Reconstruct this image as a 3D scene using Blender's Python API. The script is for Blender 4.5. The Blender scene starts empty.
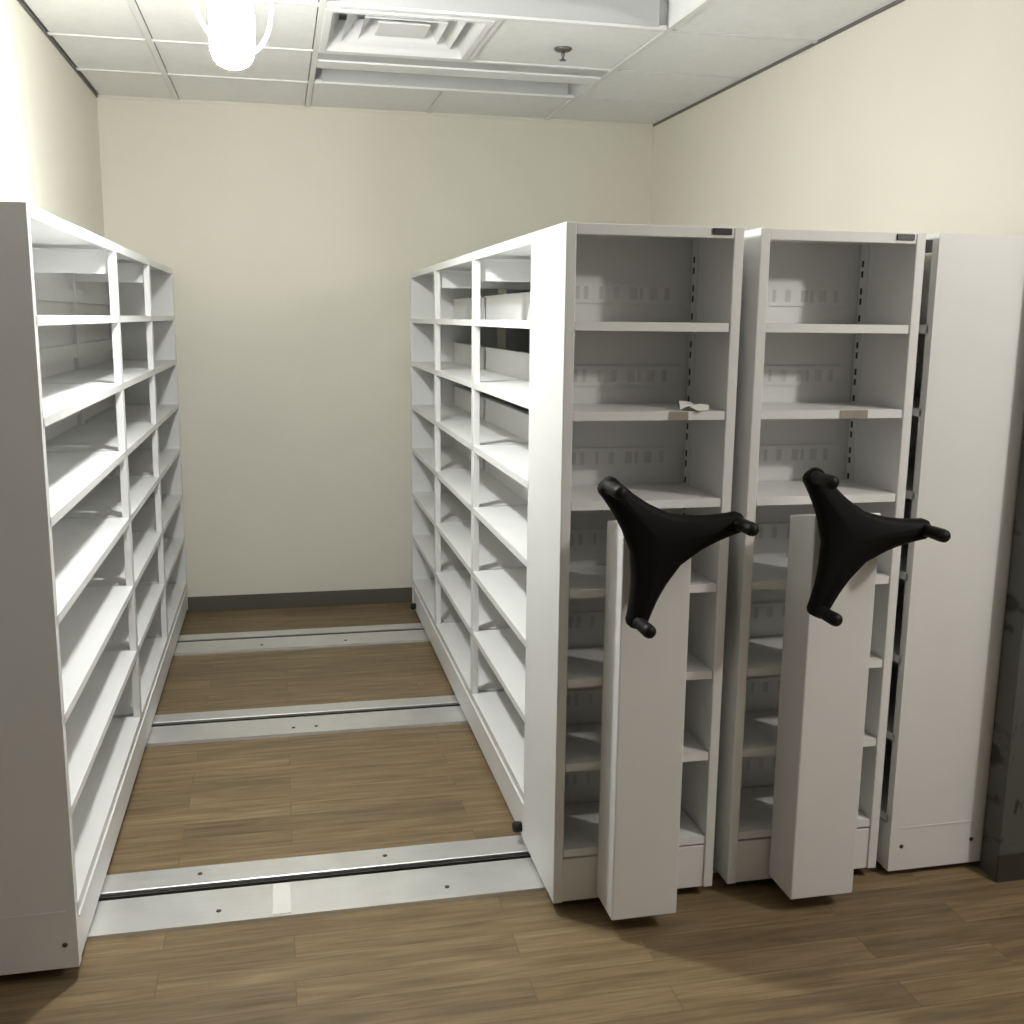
import bpy, bmesh, math, random
from mathutils import Vector, Matrix
random.seed(7)
C = bpy.context.scene.collection
PI = math.pi

# ------------------------------------------------------------------ materials
def newmat(name):
    m = bpy.data.materials.new(name); m.use_nodes = True
    nt = m.node_tree
    return m, nt, nt.nodes['Principled BSDF']

def paint(name, col, rough=0.5, metal=0.0, spec=0.5, noise=0.03, scale=6.0, bump=0.0, bscale=300.0):
    m, nt, b = newmat(name)
    b.inputs['Roughness'].default_value = rough
    b.inputs['Metallic'].default_value = metal
    b.inputs['Specular IOR Level'].default_value = spec
    tc = nt.nodes.new('ShaderNodeTexCoord')
    n = nt.nodes.new('ShaderNodeTexNoise'); n.inputs['Scale'].default_value = scale; n.inputs['Detail'].default_value = 3
    nt.links.new(tc.outputs['Object'], n.inputs['Vector'])
    r = nt.nodes.new('ShaderNodeValToRGB')
    r.color_ramp.elements[0].position = 0.3; r.color_ramp.elements[1].position = 0.7
    r.color_ramp.elements[0].color = (*[c*(1-noise) for c in col], 1)
    r.color_ramp.elements[1].color = (*[min(1, c*(1+noise)) for c in col], 1)
    nt.links.new(n.outputs['Fac'], r.inputs['Fac'])
    nt.links.new(r.outputs['Color'], b.inputs['Base Color'])
    if bump:
        n2 = nt.nodes.new('ShaderNodeTexNoise'); n2.inputs['Scale'].default_value = bscale
        nt.links.new(tc.outputs['Object'], n2.inputs['Vector'])
        bp = nt.nodes.new('ShaderNodeBump'); bp.inputs['Strength'].default_value = bump; bp.inputs['Distance'].default_value = 0.002
        nt.links.new(n2.outputs['Fac'], bp.inputs['Height']); nt.links.new(bp.outputs['Normal'], b.inputs['Normal'])
    return m

M = {}
M['white']  = paint('white_powder_coat', (0.82, 0.825, 0.815), 0.42, noise=0.012, bump=0.03, bscale=500)
M['wall']   = paint('cream_wall_paint', (0.82, 0.795, 0.695), 0.7, spec=0.25, noise=0.015, scale=2, bump=0.08, bscale=220)
M['frontw'] = paint('low_bounce_grey_wall', (0.22, 0.215, 0.20), 0.8, spec=0.2, noise=0.03, scale=2)  # dark grey chosen to cut bounce light from the unseen walls
M['tile']   = paint('ceiling_tile', (0.91, 0.91, 0.90), 0.85, spec=0.2, noise=0.02, scale=30, bump=0.25, bscale=160)
M['tee']    = paint('ceiling_grid_paint', (0.84, 0.84, 0.82), 0.5, noise=0.01)
M['reveal'] = paint('shadow_line_trim', (0.16, 0.155, 0.145), 0.7, noise=0.02)
M['fixture']= paint('fixture_enamel', (0.88, 0.885, 0.88), 0.45, noise=0.01)
M['lens']   = paint('fixture_grey_lens', (0.58, 0.59, 0.59), 0.5, noise=0.01)
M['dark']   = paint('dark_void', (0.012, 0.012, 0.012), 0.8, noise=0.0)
M['black']  = paint('black_plastic', (0.005, 0.005, 0.005), 0.6, spec=0.15, noise=0.05, bump=0.10, bscale=500)
M['grip']   = paint('worn_black_grip', (0.009, 0.0085, 0.008), 0.5, spec=0.25, noise=0.2, scale=40)
M['rubber'] = paint('rubber', (0.01, 0.01, 0.01), 0.7, noise=0.05)
M['base']   = paint('baseboard_vinyl', (0.115, 0.108, 0.085), 0.55, noise=0.03)
M['base2']  = paint('dark_baseboard_vinyl', (0.045, 0.042, 0.033), 0.55, noise=0.03)
M['screw']  = paint('screw_head', (0.09, 0.085, 0.075), 0.4, metal=0.6, noise=0.02)
M['plate']  = paint('black_nameplate', (0.02, 0.02, 0.018), 0.4, noise=0.05)
M['letter'] = paint('nameplate_letters', (0.20, 0.20, 0.19), 0.4, noise=0.02)
M['slot']   = paint('punched_slot', (0.045, 0.042, 0.035), 0.7, noise=0.02)
M['emboss'] = paint('punched_bar_slot', (0.66, 0.66, 0.65), 0.6, noise=0.02)
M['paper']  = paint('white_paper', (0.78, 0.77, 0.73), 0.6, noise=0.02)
M['lipstrip']   = paint('tan_lip_strip', (0.33, 0.29, 0.24), 0.5, noise=0.05, scale=60)
M['cable']  = paint('white_cable', (0.75, 0.75, 0.74), 0.5, noise=0.01)
M['sprink'] = paint('sprinkler_metal', (0.18, 0.17, 0.16), 0.35, metal=0.7, noise=0.05)

# brushed aluminium (streaks along the rail)
m, nt, b = newmat('brushed_aluminium'); M['alu'] = m
b.inputs['Metallic'].default_value = 0.82
tc = nt.nodes.new('ShaderNodeTexCoord')
mp = nt.nodes.new('ShaderNodeMapping'); mp.inputs['Scale'].default_value = (2.0, 90, 90)
nt.links.new(tc.outputs['Object'], mp.inputs['Vector'])
n = nt.nodes.new('ShaderNodeTexNoise'); n.inputs['Scale'].default_value = 3; n.inputs['Detail'].default_value = 4
nt.links.new(mp.outputs['Vector'], n.inputs['Vector'])
n3 = nt.nodes.new('ShaderNodeTexNoise'); n3.inputs['Scale'].default_value = 9; n3.inputs['Detail'].default_value = 5
nt.links.new(tc.outputs['Object'], n3.inputs['Vector'])
mx = nt.nodes.new('ShaderNodeMath'); mx.operation = 'ADD'
nt.links.new(n.outputs['Fac'], mx.inputs[0]); nt.links.new(n3.outputs['Fac'], mx.inputs[1])
r = nt.nodes.new('ShaderNodeValToRGB')
r.color_ramp.elements[0].position = 0.30; r.color_ramp.elements[0].color = (0.80, 0.80, 0.79, 1)
r.color_ramp.elements[1].position = 0.75; r.color_ramp.elements[1].color = (0.93, 0.93, 0.92, 1)
h = nt.nodes.new('ShaderNodeMath'); h.operation = 'MULTIPLY'; h.inputs[1].default_value = 0.5
nt.links.new(mx.outputs[0], h.inputs[0]); nt.links.new(h.outputs[0], r.inputs['Fac'])
nt.links.new(r.outputs['Color'], b.inputs['Base Color'])
rr = nt.nodes.new('ShaderNodeMapRange'); rr.inputs['From Min'].default_value = 0.3; rr.inputs['From Max'].default_value = 0.7
rr.inputs['To Min'].default_value = 0.30; rr.inputs['To Max'].default_value = 0.46
nt.links.new(h.outputs[0], rr.inputs['Value']); nt.links.new(rr.outputs['Result'], b.inputs['Roughness'])

# vinyl plank floor, boards along X
m, nt, b = newmat('vinyl_plank_floor'); M['floor'] = m
tc = nt.nodes.new('ShaderNodeTexCoord')
br = nt.nodes.new('ShaderNodeTexBrick')
br.offset = 0.37; br.inputs['Scale'].default_value = 1.0
br.inputs['Brick Width'].default_value = 0.92; br.inputs['Row Height'].default_value = 0.102
br.inputs['Mortar Size'].default_value = 0.0012; br.inputs['Mortar Smooth'].default_value = 0.3; br.inputs['Bias'].default_value = 0.0
br.inputs['Color1'].default_value = (0.0, 0.0, 0.0, 1); br.inputs['Color2'].default_value = (1, 1, 1, 1); br.inputs['Mortar'].default_value = (0.0, 0.0, 0.0, 1)
nt.links.new(tc.outputs['Object'], br.inputs['Vector'])
mp = nt.nodes.new('ShaderNodeMapping'); mp.inputs['Scale'].default_value = (2.6, 30, 1)
nt.links.new(tc.outputs['Object'], mp.inputs['Vector'])
add = nt.nodes.new('ShaderNodeVectorMath'); add.operation = 'ADD'
sc = nt.nodes.new('ShaderNodeVectorMath'); sc.operation = 'SCALE'; sc.inputs['Scale'].default_value = 7.0
nt.links.new(br.outputs['Color'], sc.inputs[0])
nt.links.new(mp.outputs['Vector'], add.inputs[0]); nt.links.new(sc.outputs['Vector'], add.inputs[1])
g1 = nt.nodes.new('ShaderNodeTexNoise'); g1.inputs['Scale'].default_value = 1.3; g1.inputs['Detail'].default_value = 6; g1.inputs['Roughness'].default_value = 0.6; g1.inputs['Distortion'].default_value = 0.4
nt.links.new(add.outputs['Vector'], g1.inputs['Vector'])
mp2 = nt.nodes.new('ShaderNodeMapping'); mp2.inputs['Scale'].default_value = (5, 140, 1)
nt.links.new(tc.outputs['Object'], mp2.inputs['Vector'])
g2 = nt.nodes.new('ShaderNodeTexNoise'); g2.inputs['Scale'].default_value = 1.0; g2.inputs['Detail'].default_value = 3
nt.links.new(mp2.outputs['Vector'], g2.inputs['Vector'])
r = nt.nodes.new('ShaderNodeValToRGB'); cr = r.color_ramp
cr.elements[0].position = 0.31; cr.elements[0].color = (0.120, 0.082, 0.043, 1)
cr.elements[1].position = 0.70; cr.elements[1].color = (0.310, 0.226, 0.128, 1)
e = cr.elements.new(0.5); e.color = (0.212, 0.150, 0.081, 1)
mxa = nt.nodes.new('ShaderNodeMath'); mxa.operation = 'MULTIPLY_ADD'; mxa.inputs[1].default_value = 0.25
nt.links.new(g2.outputs['Fac'], mxa.inputs[0])
mxb = nt.nodes.new('ShaderNodeMath'); mxb.operation = 'MULTIPLY'; mxb.inputs[1].default_value = 0.75
nt.links.new(g1.outputs['Fac'], mxb.inputs[0]); nt.links.new(mxb.outputs[0], mxa.inputs[2])
nt.links.new(mxa.outputs[0], r.inputs['Fac'])
val = nt.nodes.new('ShaderNodeMapRange'); val.inputs['To Min'].default_value = 0.84; val.inputs['To Max'].default_value = 1.12
sep = nt.nodes.new('ShaderNodeSeparateColor'); nt.links.new(br.outputs['Color'], sep.inputs['Color'])
nt.links.new(sep.outputs['Red'], val.inputs['Value'])
mul = nt.nodes.new('ShaderNodeVectorMath'); mul.operation = 'SCALE'
nt.links.new(r.outputs['Color'], mul.inputs[0]); nt.links.new(val.outputs['Result'], mul.inputs['Scale'])
mort = nt.nodes.new('ShaderNodeMix'); mort.data_type = 'RGBA'
mort.inputs['B'].default_value = (0.09, 0.065, 0.04, 1)
mf = nt.nodes.new('ShaderNodeMath'); mf.operation = 'MULTIPLY'; mf.inputs[1].default_value = 0.6
nt.links.new(br.outputs['Fac'], mf.inputs[0]); nt.links.new(mf.outputs[0], mort.inputs['Factor'])
nt.links.new(mul.outputs['Vector'], mort.inputs['A'])
nt.links.new(mort.outputs['Result'], b.inputs['Base Color'])
b.inputs['Roughness'].default_value = 0.48; b.inputs['Specular IOR Level'].default_value = 0.35

# dark grey wall finish with film-like darker marks
m, nt, b = newmat('dark_grey_marked_wall'); M['greywall'] = m
tc = nt.nodes.new('ShaderNodeTexCoord')
mp = nt.nodes.new('ShaderNodeMapping'); mp.inputs['Rotation'].default_value = (0, 0.9, 0); mp.inputs['Scale'].default_value = (13, 3, 6)
nt.links.new(tc.outputs['Object'], mp.inputs['Vector'])
n = nt.nodes.new('ShaderNodeTexNoise'); n.inputs['Scale'].default_value = 2.0; n.inputs['Detail'].default_value = 4
nt.links.new(mp.outputs['Vector'], n.inputs['Vector'])
r = nt.nodes.new('ShaderNodeValToRGB'); cr = r.color_ramp
cr.elements[0].position = 0.33; cr.elements[0].color = (0.024, 0.023, 0.018, 1)
cr.elements[1].position = 0.40; cr.elements[1].color = (0.098, 0.101, 0.090, 1)
nt.links.new(n.outputs['Fac'], r.inputs['Fac']); nt.links.new(r.outputs['Color'], b.inputs['Base Color'])
b.inputs['Roughness'].default_value = 0.5

def emit(name, col, s):
    m = bpy.data.materials.new(name); m.use_nodes = True; nt = m.node_tree
    nt.nodes.remove(nt.nodes['Principled BSDF'])
    e = nt.nodes.new('ShaderNodeEmission'); e.inputs['Color'].default_value = (*col, 1); e.inputs['Strength'].default_value = s
    nt.links.new(e.outputs[0], nt.nodes['Material Output'].inputs['Surface'])
    return m
M['bulb'] = emit('lit_bulb_dome', (0.985, 0.995, 0.965), 760.0)
M['neck'] = emit('lit_bulb_neck', (0.985, 0.995, 0.965), 76.0)

# ------------------------------------------------------------------ mesh helpers
class MB:
    """collects shapes into one mesh, with several materials"""
    def __init__(s, *mats):
        s.bm = bmesh.new(); s.mats = [M[k] for k in mats]
    def box(s, x0, x1, y0, y1, z0, z1, mi=0):
        vs = [s.bm.verts.new(p) for p in ((x0,y0,z0),(x1,y0,z0),(x1,y1,z0),(x0,y1,z0),(x0,y0,z1),(x1,y0,z1),(x1,y1,z1),(x0,y1,z1))]
        for q in ((3,2,1,0),(4,5,6,7),(0,1,5,4),(1,2,6,5),(2,3,7,6),(3,0,4,7)):
            f = s.bm.faces.new([vs[i] for i in q]); f.material_index = mi
        return s
    def prism(s, pts, y0, y1, mi=0):
        """outline (x,z) extruded along y"""
        a = [s.bm.verts.new((x, y0, z)) for x, z in pts]; c = [s.bm.verts.new((x, y1, z)) for x, z in pts]
        k = len(pts)
        fs = [s.bm.faces.new(a), s.bm.faces.new(c[::-1])]
        for i in range(k):
            fs.append(s.bm.faces.new((a[i], c[i], c[(i+1) % k], a[(i+1) % k])))
        for f in fs: f.material_index = mi
        return s
    def lathe(s, prof, mat4, seg=24, mi=0, smooth=True):
        """profile (r, h) revolved about local z, placed with mat4"""
        rings = []
        for rr, hh in prof:
            if rr < 1e-6: rings.append([s.bm.verts.new(mat4 @ Vector((0, 0, hh)))])
            else: rings.append([s.bm.verts.new(mat4 @ Vector((rr*math.cos(2*PI*i/seg), rr*math.sin(2*PI*i/seg), hh))) for i in range(seg)])
        for A, B in zip(rings, rings[1:]):
            for i in range(seg):
                j = (i+1) % seg
                if len(A) == 1 and len(B) == 1: continue
                if len(A) == 1: f = s.bm.faces.new((A[0], B[i], B[j]))
                elif len(B) == 1: f = s.bm.faces.new((A[i], B[0], A[j]))
                else: f = s.bm.faces.new((A[i], B[i], B[j], A[j]))
                f.material_index = mi; f.smooth = smooth
        return s
    def tube(s, pts, rad, seg=10, mi=0):
        pts = [Vector(p) for p in pts]; rings = []
        for i, p in enumerate(pts):
            t = (pts[min(i+1, len(pts)-1)] - pts[max(i-1, 0)]).normalized()
            a = t.cross(Vector((0.13, 0.99, 0.05))).normalized(); c = t.cross(a)
            rings.append([s.bm.verts.new(p + rad*(a*math.cos(2*PI*k/seg) + c*math.sin(2*PI*k/seg))) for k in range(seg)])
        for A, B in zip(rings, rings[1:]):
            for k in range(seg):
                f = s.bm.faces.new((A[k], B[k], B[(k+1) % seg], A[(k+1) % seg])); f.smooth = True; f.material_index = mi
        for A in (rings[0], rings[-1]):
            f = s.bm.faces.new(A); f.material_index = mi
        return s
    def mesh(s, name):
        bmesh.ops.recalc_face_normals(s.bm, faces=s.bm.faces)
        me = bpy.data.meshes.new(name); s.bm.to_mesh(me); s.bm.free()
        for m in s.mats: me.materials.append(m)
        return me
    def build(s, name, parent=None, loc=(0,0,0), bevel=0.0):
        return place(name, s.mesh(name), parent, loc, bevel)

def place(name, me, parent=None, loc=(0,0,0), bevel=0.0):
    o = bpy.data.objects.new(name, me); C.objects.link(o); o.parent = parent; o.location = loc
    if bevel:
        md = o.modifiers.new('bevel', 'BEVEL'); md.width = bevel; md.segments = 2; md.limit_method = 'ANGLE'
    return o

def thing(name, label, cat, loc=(0,0,0), group=None):
    o = bpy.data.objects.new(name, None); C.objects.link(o); o.location = loc; o.empty_display_size = 0.1
    tag(o, label, cat, group); return o
def tag(o, label, cat, group=None):
    o['label'] = label; o['category'] = cat
    if group: o['group'] = group
def struct(name, mb, bevel=0.0):
    o = mb.build(name, bevel=bevel); o['kind'] = 'structure'; return o

# ------------------------------------------------------------------ room
XL, XR, YB, ZC = -0.866, 2.135, 5.985, 2.743
YF, XF = -1.3, 4.2          # room in front of the shelving, behind the camera
YE = 2.60                   # where the right wall turns
struct('floor', MB('floor').box(XL-.1, XF+.1, YF-.1, YB+.1, -.08, 0))
struct('wall_left', MB('wall').box(XL-.1, XL, 2.5, YB, 0, 2.90))
struct('unseen_wall_front_left', MB('frontw').box(XL-.1, XL, YF, 2.5, 0, 2.90))  # unseen stretch of left wall, greyed to keep bounce off the end panel
struct('wall_back', MB('wall').box(XL-.1, XR+.1, YB, YB+.1, 0, 2.90))
struct('wall_right', MB('wall').box(XR, XR+.1, YE, YB, 0, 2.90))
struct('wall_return', MB('greywall').box(2.068, XF, YE-.08, YE, 0, 2.75))
struct('unseen_wall_far_right', MB('frontw').box(XF, XF+.1, YF, YE, 0, 2.90))
struct('unseen_wall_front', MB('frontw').box(XL-.1, XF+.1, YF-.1, YF, 0, 2.90))
struct('baseboard_back', MB('base').box(XL, XR, YB-.009, YB, 0, .088), bevel=.002)
struct('baseboard_return', MB('base2').box(2.064, XF, YE-.086, YE-.08, 0, .088))

# ceiling: tiles between a grid, openings where the fixtures sit
gx = [XL, -.474, .192, .842, 1.50, XR]
gy = [5.385, 4.765, 4.085, 3.45]
hole = [(.192, 1.50, 4.765, 5.385), (.192, 1.50, 3.45, 4.085), (.192, .842, 4.085, 4.765)]
ys = [YF, -.55, .11, .78, 1.45, 2.12, 2.785] + gy[::-1] + [YB]
xs = gx + [2.79, 3.45, XF]
cm = MB('tile')
for i in range(len(xs)-1):
    for j in range(len(ys)-1):
        cx, cy = (xs[i]+xs[i+1])/2, (ys[j]+ys[j+1])/2
        if any(a < cx < c and d < cy < e for a, c, d, e in hole): continue
        if cx > XR and cy > YE: continue
        cm.box(xs[i]+.016, xs[i+1]-(.016 if xs[i+1] != XR or cy < YE else .002), ys[j]+.010, ys[j+1]-.010, ZC+.007, ZC+.03)
struct('ceiling', cm)
tm = MB('tee'); w = .012
for x in (-.474, .192, 1.50): tm.box(x-w, x+w, YF, YB, ZC, ZC+.010)
tm.box(.842-w, .842+w, 5.385, YB, ZC, ZC+.010); tm.box(.842-w, .842+w, 4.085, 4.765, ZC, ZC+.010); tm.box(.842-w, .842+w, YF, 3.45, ZC, ZC+.010)
for x in (XR, 2.79, 3.45): tm.box(x-w, x+w, YF, YE-.08, ZC, ZC+.010)
for y in ys[1:-1]:
    tm.box(XL, -.474-w, y-w, y+w, ZC+.001, ZC+.010); tm.box(-.474+w, .192-w, y-w, y+w, ZC+.001, ZC+.010)
    tm.box(.192+w, 1.50-w, y-w, y+w, ZC+.001, ZC+.010)
    if y < 4.2: tm.box(1.50+w, XR if y > YE-.1 else XF, y-w, y+w, ZC+.001, ZC+.010)
struct('trim_1', tm)
wm = MB('reveal')
wm.box(XL, XL+.007, YF, YB, ZC-.005, ZC+.008); wm.box(XR-.007, XR, YE, YB, ZC-.005, ZC+.008)
struct('trim_2', wm)
struct('trim_3', MB('wall').box(XL+.007, XR-.007, YB-.010, YB, ZC-.006, ZC+.03))

# ------------------------------------------------------------------ ceiling fixtures
def trough(label, y0, y1, lip, slot=0):  # slot: width of the grey strip that carries the near lip's shading
    t = thing('recessed_light', label, 'ceiling light', ((.192+1.50)/2, (y0+y1)/2, ZC))
    hx, hy = 1.308/2, (y1-y0)/2; D = .115
    hb = MB('fixture')
    hb.box(-hx-.01, hx+.01, -hy-.01, hy+.01, D, D+.012)
    hb.box(-hx-.01, -hx+.004, -hy, hy, .011, D); hb.box(hx-.004, hx+.01, -hy, hy, .011, D)
    hb.box(-hx, hx, hy-.004, hy+.01, .011, D); hb.box(-hx, hx, -hy-.01, -hy+.004, .011, D)
    hb.build('housing', t)
    MB('lens').box(-hx+.05, hx-.05, hy-.045, hy-.030, .006, D).build('reflector', t)
    fr = MB('fixture')
    fr.box(-hx+.014, hx-.014, -hy+.014+slot, -hy+.014+slot+lip, -.006, .012)
    if slot: MB('lens').box(-hx+.014, hx-.014, -hy+.014, -hy+.014+slot, .002, .012).build('shaded_lip_strip', t)  # grey strip carries the near lip's shading in its colour
    fr.box(-hx+.014, hx-.014, hy-.040, hy-.014, -.004, .012)
    fr.build('frame', t, bevel=.002)
    return t
trough('long white recessed ceiling light, unlit, between the sprinkler tile and the back wall', 4.765, 5.385, .13, .115)
trough('large recessed ceiling light cut off by the top edge, before the air vent', 3.45, 4.085, .03)

t = thing('air_vent', 'square white ceiling air vent with stepped louvres', 'air vent', (.517, 4.425, ZC))
fm = MB('fixture'); o_, i_ = .313, .285
fm.box(-o_, o_, -o_, -i_, -.003, .012); fm.box(-o_, o_, i_, o_, -.003, .012); fm.box(-o_, -i_, -i_, i_, -.003, .012); fm.box(i_, o_, -i_, i_, -.003, .012)
fm.build('frame', t, bevel=.002)
MB('lens').box(-.315, .315, -.315, .315, .125, .135).build('plenum_plate', t)
def ring(a0, z0, a1, z1, mb, th=.004):
    A = [(-a0,-a0),(a0,-a0),(a0,a0),(-a0,a0)]; B = [(-a1,-a1),(a1,-a1),(a1,a1),(-a1,a1)]
    for s in range(4):
        k = (s+1) % 4
        lo = [(*A[s], z0), (*A[k], z0), (*B[k], z1), (*B[s], z1)]
        v = [mb.bm.verts.new(p) for p in lo] + [mb.bm.verts.new((p[0], p[1], p[2]+th)) for p in lo]
        for q in ((0,1,2,3),(7,6,5,4),(0,4,5,1),(1,5,6,2),(2,6,7,3),(3,7,4,0)): mb.bm.faces.new([v[n] for n in q])
for a0, z0, a1, z1 in ((.285, .008, .235, .105), (.225, .020, .165, .095), (.160, .020, .115, .085)):
    mb = MB('fixture'); ring(a0, z0, a1, z1, mb); mb.build('louvre', t)
MB('fixture').box(-.10, .10, -.10, .10, .022, .030).build('centre_plate', t, bevel=.003)

t = thing('sprinkler_head', 'small dark sprinkler head on the white ceiling tile', 'sprinkler', (1.185, 4.455, ZC+.007))
MB('sprink').lathe([(0,.025),(.012,.025),(.012,0),(.036,0),(.038,-.004),(.030,-.012),(.014,-.014),(0,-.014)], Matrix.Identity(4)).build('escutcheon', t)
MB('sprink').lathe([(0,-.010),(.009,-.010),(.008,-.030),(.005,-.034),(.005,-.044),(.014,-.046),(.014,-.049),(0,-.049)], Matrix.Identity(4), 16).build('deflector', t)

# hanging bulb
BX, BY, BZ = -.100, 3.25, 2.43
t = thing('hanging_work_lamp', 'glaring bare white bulb hanging from the ceiling on a looped cord', 'lamp', (BX, BY, 0))
prof = [(0, 2.337), (.026, 2.340), (.044, 2.350), (.055, 2.366), (.061, 2.385), (.063, 2.405), (.063, 2.415), (.0625, 2.50), (.060, 2.545), (.050, 2.57), (.03, 2.585), (.024, 2.60), (0, 2.60)]
MB('bulb').lathe(prof[:5], Matrix.Identity(4), 32).build('bulb', t)
MB('neck').lathe(prof[4:], Matrix.Identity(4), 32).build('bulb_neck', t)
MB('cable').lathe([(0, 2.60), (.030, 2.60), (.032, 2.66), (.022, 2.69), (.008, 2.70), (.006, 2.75), (0, 2.75)], Matrix.Identity(4), 20).build('socket', t)
def spline(P, n=10):
    out = []
    Q = [Vector(p) for p in P]; Q = [2*Q[0]-Q[1]] + Q + [2*Q[-1]-Q[-2]]
    for i in range(1, len(Q)-2):
        for k in range(n):
            s = k/n; a, b_, c, d = Q[i-1:i+3]
            out.append(.5*((2*b_) + (c-a)*s + (2*a-5*b_+4*c-d)*s*s + (3*b_-a-3*c+d)*s**3))
    out.append(Q[-2]); return out
cord = spline([(-.14, .06, 2.75), (-.125, .06, 2.60), (-.105, .06, 2.52), (-.078, .065, 2.46), (-.03, .072, 2.41), (.02, .072, 2.392), (.064, .065, 2.405), (.098, .06, 2.45), (.112, .06, 2.52), (.118, .06, 2.62), (.122, .05, 2.75)])
MB('cable').tube(cord, .0065).build('cord', t)

# ------------------------------------------------------------------ floor tracks
def track(label, a, b_, c, d):
    y = (a+d)/2
    t = thing('floor_track', label, 'floor track', (0, y, 0), 'aluminium tracks crossing the aisle')
    X0, X1 = XL+.004, XR-.006
    nm = MB('alu'); k0, k1 = a-y, b_-y
    # near plate with a ramped front edge
    P = [(k0, 0), (k0+.002, .011), (k1-.003, .012), (k1, .010), (k1, 0)]
    va = [nm.bm.verts.new((X0, p, z)) for p, z in P]; vb = [nm.bm.verts.new((X1, p, z)) for p, z in P]
    nm.bm.faces.new(va); nm.bm.faces.new(vb[::-1])
    for i in range(5): nm.bm.faces.new((va[i], vb[i], vb[(i+1) % 5], va[(i+1) % 5]))
    nm.build('near_plate', t)
    fm = MB('alu'); P = [(c-y, 0), (c-y, .010), (c-y+.003, .012), (d-y-.008, .011), (d-y, 0)]
    va = [fm.bm.verts.new((X0, p, z)) for p, z in P]; vb = [fm.bm.verts.new((X1, p, z)) for p, z in P]
    fm.bm.faces.new(va); fm.bm.faces.new(vb[::-1])
    for i in range(5): fm.bm.faces.new((va[i], vb[i], vb[(i+1) % 5], va[(i+1) % 5]))
    fm.build('far_plate', t)
    g = MB('dark').box(X0, X1, k1, c-y, 0, .002).build('groove', t)
    MB('slot').box(X0, X1, k1+.016, k1+.021, .002, .010).build('rail_head', t)
    if label == L1: MB('paper').box(-.058, -.008, k0+.012, k1-.006, .0108, .0123).build('thin_strip', t)  # pale strip painted in for a bright reflection on the plate
    for sx in SCREWS[label]:
        yy = (k0+k1)/2 - .03 if sx[1] == 0 else (c+d)/2 - y
        MB('screw').lathe([(0, .0), (.007, 0), (.007, .0135), (.004, .0145), (0, .0145)], Matrix.Translation((sx[0], yy, 0)), 14).build('screw', t)
L1 = 'wide aluminium floor track nearest the camera, with a pale painted glint on it'
L2 = 'aluminium floor track in the middle of the aisle, with two close screws'
L3 = 'narrow aluminium floor track farthest away, beside the back wall'
SCREWS = {L1: [(-.205, 0), (.44, 0), (-.27, 1), (.28, 1)], L2: [(.02, 0), (.11, 0)], L3: [(-.12, 0), (.3, 0)]}
track(L1, 2.735, 2.915, 2.955, 3.068)
track(L2, 4.055, 4.232, 4.272, 4.372)
track(L3, 5.195, 5.375, 5.412, 5.510)

# ------------------------------------------------------------------ shelving
ZS = [1.645, 1.414, 1.178, .940, .690, .448, .193]     # shelf tops
ZT, ZB, LIP = 1.890, .034, .023
TH = .028                                               # panel / stile thickness

def shelf_mesh(x0, x1, y0, y1, lips, ends=True):
    """folded sheet-metal shelf: deck with turned-down lips, origin at deck top"""
    mb = MB('white'); mb.box(x0, x1, y0, y1, -.003, 0)
    e = .0015
    if 'l' in lips: mb.box(x0, x0+.012, y0, y1, -LIP, -.003)
    if 'r' in lips: mb.box(x1-.012, x1, y0, y1, -LIP, -.003)
    if 'f' in lips: mb.box(x0, x1, y0, y0+.012, -LIP, -.003)
    if 'b' in lips: mb.box(x0, x1, y1-.012, y1, -LIP, -.003)
    return mb.mesh('shelf')

def screw(t, x, y, z, name='screw'):
    MB('screw').lathe([(0, 0), (.0065, 0), (.0055, .0025), (0, .003)], Matrix.Translation((x, y, z)) @ Matrix.Rotation(PI/2, 4, 'X'), 14).build(name, t)

def range_bays(t, xa, xb, bays, posts, yend, faces, stop_x, bar=False):
    """the open shelves behind the end: shelves, posts, header braces, far end panel"""
    for (y0, y1) in bays:
        lips = ('l' if -1 in faces else '') + ('r' if 1 in faces else '') + 'fb'
        me = shelf_mesh(xa, xb, y0-.012, y1+.012, lips)
        for z in ZS: place('shelf', me, t, (0, 0, z))
        st = MB('white').box(stop_x-.004, stop_x+.004, y0+.004, y1-.004, 0, .105).box(stop_x-.012, stop_x+.012, y0+.004, y1-.004, .100, .105).mesh('back_stop')
        if bar:
            bpy.data.meshes.remove(st); st = MB('white').box(stop_x-.005, stop_x+.005, y0+.004, y1-.004, .052, .108).mesh('back_stop')
        for z in ZS: place('back_stop', st, t, (0, 0, z))
    for (y0, y1) in posts:
        for x0 in (xa, xb-.024):
            x1 = x0+.024
            mb = MB('white', 'slot')
            mb.box(x0, x1, y0, y1, .165, ZT-.030)
            mb.build('post', t, bevel=.002)
        yc = (y0+y1)/2
        MB('white').box(xa+.024, xb-.024, yc-.006, yc+.006, 1.785, 1.865).box(xa+.024, xb-.024, yc-.03, yc+.006, 1.858, 1.865).build('header_brace', t, bevel=.001)
    y0 = bays[-1][1]
    MB('white').box(xa, xb, y0, yend, ZB, ZT-.014).build('far_end_panel', t, bevel=.002)

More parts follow.
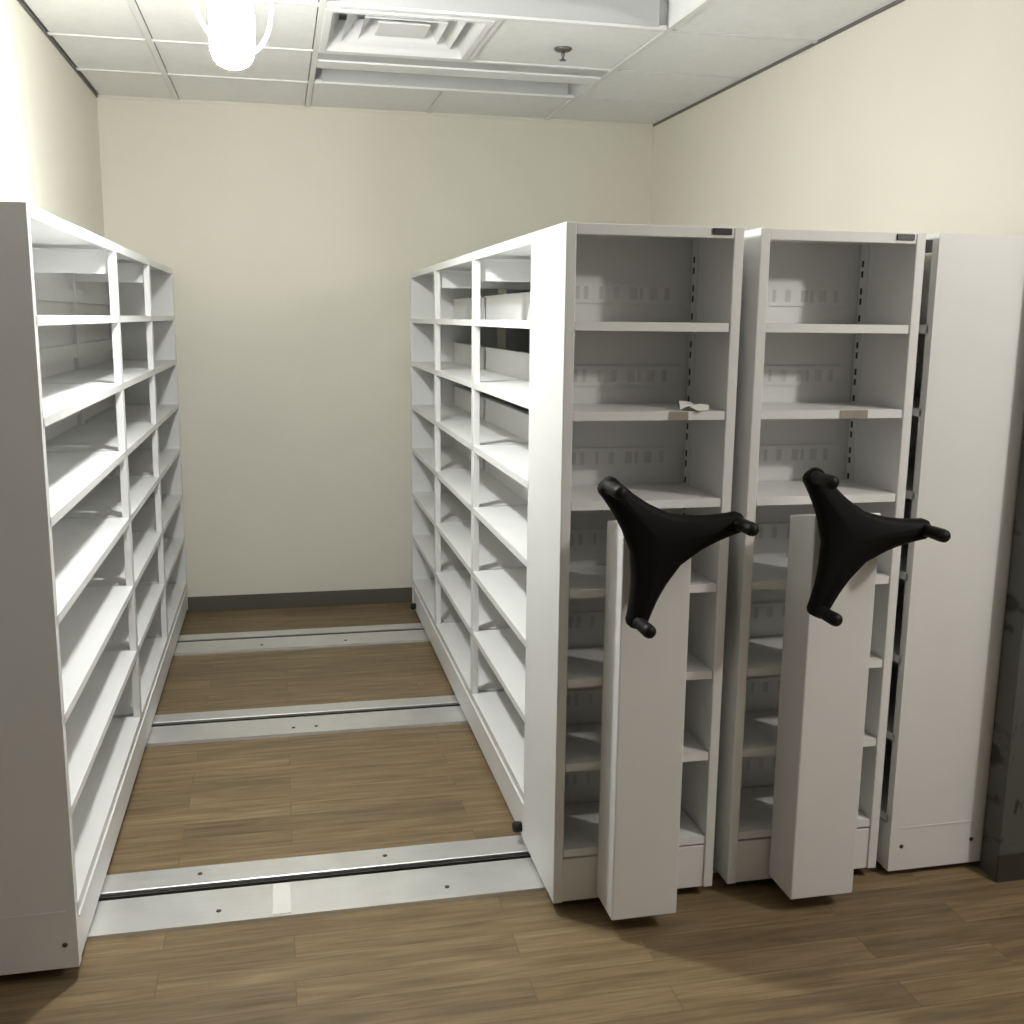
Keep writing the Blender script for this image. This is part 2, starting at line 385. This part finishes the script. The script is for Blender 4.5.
def case_end(t, xa, xb, D, nx):
    """open end case facing the room, with side panels, shelves, punched back bars and slotted uprights"""
    for s, (x0, x1) in enumerate(((xa, xa+TH), (xb-TH, xb))):
        MB('white').box(x0, x1, 0, D, ZB, ZT).build('side_panel', t, bevel=.003)
    MB('white').box(xa+TH, xb-TH, .278, .292, .17, ZT-.014).build('back_panel', t)
    MB('white').box(xa+TH, xb-TH, .002, .020, ZT-.030, ZT-.002).build('header', t, bevel=.002)
    MB('white').box(xa+TH, xb-TH, .006, .022, ZB, .163).build('base_panel', t, bevel=.002)
    me = shelf_mesh(xa+TH+.002, xb-TH-.002, .004, .272, 'fb')
    for z in ZS: place('end_shelf', me, t, (0, 0, z))
    mb = MB('white', 'emboss')
    W = xb-xa-2*TH-.05; x0 = xa+TH+.012
    mb.box(x0, xb-TH-.03, .273, .278, .050, .108)
    for k, (u, wd) in enumerate(((.07,.012),(.15,.020),(.24,.012),(.36,.010),(.47,.016),(.60,.022),(.68,.010),(.76,.022),(.88,.014))):
        mb.box(x0+u*W, x0+u*W+wd, .2724, .2735, .062, .096, 1)
    bm_ = mb.mesh('punched_bar')
    for z in ZS[:6]+[.193]: place('punched_bar', bm_, t, (0, 0, z))
    for x0, x1, f in ((xa+TH, xa+TH+.004, 1), (xb-TH-.004, xb-TH, -1)):
        mb = MB('white', 'slot'); mb.box(x0, x1, .232, .272, .17, ZT-.014)
        xx = x1 if f > 0 else x0
        z = .21
        while z < 1.84:
            for q in (0, .030): mb.box(xx-.0008, xx+.0008, .252, .262, z+q, z+q+.018, 1)
            z += .0785
        mb.build('slotted_upright', t)
    mb = MB('plate', 'letter'); mb.box(nx, nx+.052, -.003, .003, ZT-.021, ZT-.005)
    mb.build('name_plate', t, bevel=.001)

def crank(t, cx, cy, cz, ang):
    """three-armed drive handle with a grip on each arm, facing -y"""
    n = 96; half = []
    # one third of the outline in polar form: arm tip at angle 0, valley at 60 degrees
    arm = [(.222, 0.0), (.2215, .012), (.217, .021), (.207, .0265), (.190, .0275), (.170, .0300), (.145, .0335), (.120, .0390), (.098, .0450), (.080, .0515)]
    pts = []
    for k in range(3):
        a = ang + k*2*PI/3
        seq = [(p, -q) for p, q in arm[::-1]] + arm[1:]
        for p, q in seq:
            pts.append((p*math.cos(a)-q*math.sin(a), p*math.sin(a)+q*math.cos(a)))
        # valley point
        v = a + PI/3; pts.append((.078*math.cos(v), .078*math.sin(v)))
    N = len(pts); bm = bmesh.new()
    # layers: back outline, front outline, inset ridge, domed hub
    def layer(sc, y0):
        out = []
        for x, z in pts:
            rr = math.hypot(x, z)
            y = y0 - .012*(rr/.22)
            out.append(bm.verts.new((x*sc, y, z*sc)))
        return out
    def inset(dd, y0):
        out = []
        for i, (x, z) in enumerate(pts):
            xa, za = pts[i-1]; xb, zb = pts[(i+1) % N]
            tx, tz = xb-xa, zb-za; l = math.hypot(tx, tz) or 1
            rr = math.hypot(x, z)
            y = y0 - .012*(rr/.22)
            out.append(bm.verts.new((x - tz/l*dd, y, z + tx/l*dd)))
        return out
    L = [inset(.007, .020), layer(1, .012), layer(1, -.008), inset(.007, -.017), inset(.015, -.021)]
    for A, B in zip(L, L[1:]):
        for i in range(N): bm.faces.new((A[i], A[(i+1) % N], B[(i+1) % N], B[i])).smooth = True
    for A, y in ((L[0], .022), (L[-1], -.030)):
        c = bm.verts.new((0, y, 0))
        for i in range(N): bm.faces.new((A[i], A[(i+1) % N], c)).smooth = True
    bmesh.ops.recalc_face_normals(bm, faces=bm.faces)
    me = bpy.data.meshes.new('crank_handle'); bm.to_mesh(me); bm.free(); me.materials.append(M['black'])
    h = place('crank_handle', me, t, (cx, cy, cz))
    ry = Matrix.Rotation(PI/2, 4, 'X')
    MB('black').lathe([(0, -.075), (.028, -.075), (.028, -.015), (.05, .0), (0, .0)], ry, 24).build('axle', h)
    for k in range(3):
        a = ang + k*2*PI/3
        m4 = Matrix.Translation((.203*math.cos(a), 0, .203*math.sin(a))) @ ry
        MB('grip').lathe([(0, .005), (.017, .005), (.0175, .03), (.0155, .04), (.0165, .06), (.0175, .095), (.0165, .108), (.012, .115), (0, .117)], m4, 20).build('grip', h)

def drive_column(t, x0, x1, y0, z1, knob=False):
    mb = MB('white').box(x0, x1, y0, 0, .050, z1-.004)
    for v in mb.bm.verts:                       # the top falls slightly towards the shelves
        if v.co.z > 1 and v.co.y > -.01: v.co.z -= .026
    mb.build('drive_column', t, bevel=.004)

def bumper(t, x, y, z):
    m4 = Matrix.Translation((x, y, z)) @ Matrix.Rotation(-PI/2, 4, 'Y')
    MB('rubber').lathe([(0, 0), (.016, 0), (.018, .018), (.014, .027), (0, .028)], m4, 16).build('bumper', t)

BAYS = [(.376, 1.268), (1.316, 2.250), (2.300, 3.155)]
POSTS = [(1.268, 1.316), (2.250, 2.300)]
def mobile_unit(label, x0, x1, crank_c, crank_ang, col):
    W = x1-x0; Y0 = 2.609
    t = thing('mobile_shelving_unit', label, 'shelving unit', (x0, Y0, 0), 'mobile shelving units with crank handles')
    case_end(t, 0, W, .376, W-TH-.060)
    range_bays(t, 0, W, BAYS, POSTS, 3.190, (-1, 1), W/2)
    MB('white').box(.002, W-.002, .020, 3.188, ZT-.014, ZT-.001).build('top_panel', t)
    for xa in (0, W-.014):
        MB('white').box(xa, xa+.014, .376, 3.150, ZT-.030, ZT-.0005).build('top_rail', t, bevel=.001)
    MB('white').box(.003, W-.003, .376, 3.150, ZB, .160).box(-.003, W+.003, .376, 3.150, .150, .157).build('carriage_base', t, bevel=.001)
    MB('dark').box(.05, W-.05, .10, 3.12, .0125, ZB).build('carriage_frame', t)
    drive_column(t, col[0]-x0, col[1]-x0, 2.470-Y0, 1.157)
    crank(t, crank_c[0]-x0, 2.412-Y0, crank_c[1], crank_ang)
    bumper(t, 0.003, 3.02-Y0, .062); bumper(t, 0.003, 5.66-Y0, .062)
    return t
u1 = mobile_unit('white open-ended mobile shelving unit bordering the aisle, black crank handle on its column', .711, 1.190, (.913, 1.106), math.radians(13.8), (.838, 1.025))
u2 = mobile_unit('white mobile shelving unit with crank handle, between the aisle-side unit and the closed end panel', 1.236, 1.717, (1.434, 1.100), math.radians(5.8), (1.365, 1.557))
# tan strips on the front lip of the second shelf
MB('lipstrip').box(.292, .345, .0015, .004, 1.414-LIP, 1.4135).build('thin_strip', u1)
MB('lipstrip').box(.262, .345, .0015, .004, 1.414-LIP, 1.4135).build('thin_strip', u2)

# fixed unit against the right wall, closed end panel towards the room
X0, X1 = 1.755, 2.088; W = X1-X0; Y0 = 2.618
t = thing('fixed_shelving_unit', 'white shelving unit with a closed plain end panel, beside the dark grey wall', 'shelving unit', (X0, Y0, 0))
MB('white').box(0, W, -.012, 0.018, .02, ZT).box(.03, W-.03, -.0135, -.012, .155, .160).build('end_panel', t, bevel=.003)
range_bays(t, 0, W, [(.018, 1.268)] + BAYS[1:], POSTS, 3.190, (-1,), W-.014)
MB('white').box(.002, W-.002, .018, 3.188, ZT-.014, ZT-.001).build('top_panel', t)
MB('white').box(.003, W-.003, .018, 3.150, .02, .160).build('carriage_base', t)
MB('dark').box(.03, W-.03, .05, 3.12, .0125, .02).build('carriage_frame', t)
screw(t, .040, -.012, .098); screw(t, W-.055, -.012, .098)

# fixed unit against the left wall
X0, X1 = -.861, -.531; W = X1-X0; Y0 = 2.566
t = thing('fixed_shelving_unit', 'white open shelving unit along the left wall, across the aisle', 'shelving unit', (X0, Y0, 0))
MB('white').box(0, W, 0, .032, ZB, ZT).box(.03, W-.022, -.0012, 0, .184, .190).build('end_panel', t, bevel=.003)
LB = [(.032, 1.300), (1.350, 2.290), (2.342, 3.335)]; LP = [(1.300, 1.350), (2.290, 2.342)]
range_bays(t, 0, W, LB, LP, 3.375, (1,), .016, True)
MB('white').box(.001, .005, .032, 3.330, .165, ZT-.014).build('back_panel', t)
MB('white').box(.002, W-.002, .032, 3.373, ZT-.014, ZT-.001).build('top_panel', t)
MB('white').box(W-.014, W, .032, 3.330, ZT-.030, ZT-.0005).build('top_rail', t, bevel=.001)
MB('white').box(.003, W-.003, .032, 3.330, ZB, .160).box(W-.02, W+.003, .032, 3.330, .150, .157).build('carriage_base', t, bevel=.001)
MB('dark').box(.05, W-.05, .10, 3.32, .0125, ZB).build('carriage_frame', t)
screw(t, W-.030, 0, .098)

# loose crumpled paper on the second shelf
pm = MB('paper')
grid = [[(1.045, 2.640, .0), (1.062, 2.622, .012), (1.078, 2.604, .001), (1.088, 2.600, .0)],
        [(1.050, 2.668, .022), (1.074, 2.655, .010), (1.098, 2.640, .016), (1.118, 2.622, .003)],
        [(1.060, 2.700, .004), (1.090, 2.690, .018), (1.118, 2.676, .004), (1.135, 2.660, .012)]]
for dz in (0, .0012):
    vs = [[pm.bm.verts.new((x, y, 1.4145+z+dz)) for x, y, z in row] for row in grid]
    for i in range(2):
        for j in range(3): pm.bm.faces.new((vs[i][j], vs[i][j+1], vs[i+1][j+1], vs[i+1][j]))
o = pm.build('paper_scrap'); tag(o, 'small crumpled white paper scrap on the second shelf of the aisle-side unit', 'paper')

# ------------------------------------------------------------------ light, camera
def point(name, loc, power, col, rad):
    l = bpy.data.lights.new(name, 'POINT'); l.energy = power; l.color = col; l.shadow_soft_size = rad
    o = bpy.data.objects.new(name, l); o.location = loc; C.objects.link(o); return o
point('second_work_lamp', (2.80, .95, 2.42), 76, (1.0, .96, .89), .06)

w = bpy.data.worlds.new('World'); bpy.context.scene.world = w; w.use_nodes = True
w.node_tree.nodes['Background'].inputs['Color'].default_value = (0, 0, 0, 1)

yaw, pitch, roll, F = .2190, -.1821, .0113, 1049.75
cy, sy, cp, sp = math.cos(yaw), math.sin(yaw), math.cos(pitch), math.sin(pitch)
fwd = Vector((sy*cp, cy*cp, sp)); right = Vector((cy, -sy, 0)); up = right.cross(fwd)
r2 = math.cos(roll)*right + math.sin(roll)*up; u2_ = -math.sin(roll)*right + math.cos(roll)*up
cam = bpy.data.cameras.new('Camera'); cam.sensor_width = 36; cam.lens = 36*F/1024; cam.clip_start = .05
co = bpy.data.objects.new('Camera', cam); C.objects.link(co)
mw = Matrix((r2, u2_, -fwd)).transposed().to_4x4(); mw.translation = (0, 0, 1.65); co.matrix_world = mw
sc_ = bpy.context.scene; sc_.camera = co
sc_.view_settings.view_transform = 'Standard'; sc_.view_settings.look = 'None'
sc_.view_settings.gamma = 1; sc_.view_settings.use_curve_mapping = False
sc_.view_settings.exposure = 0.0
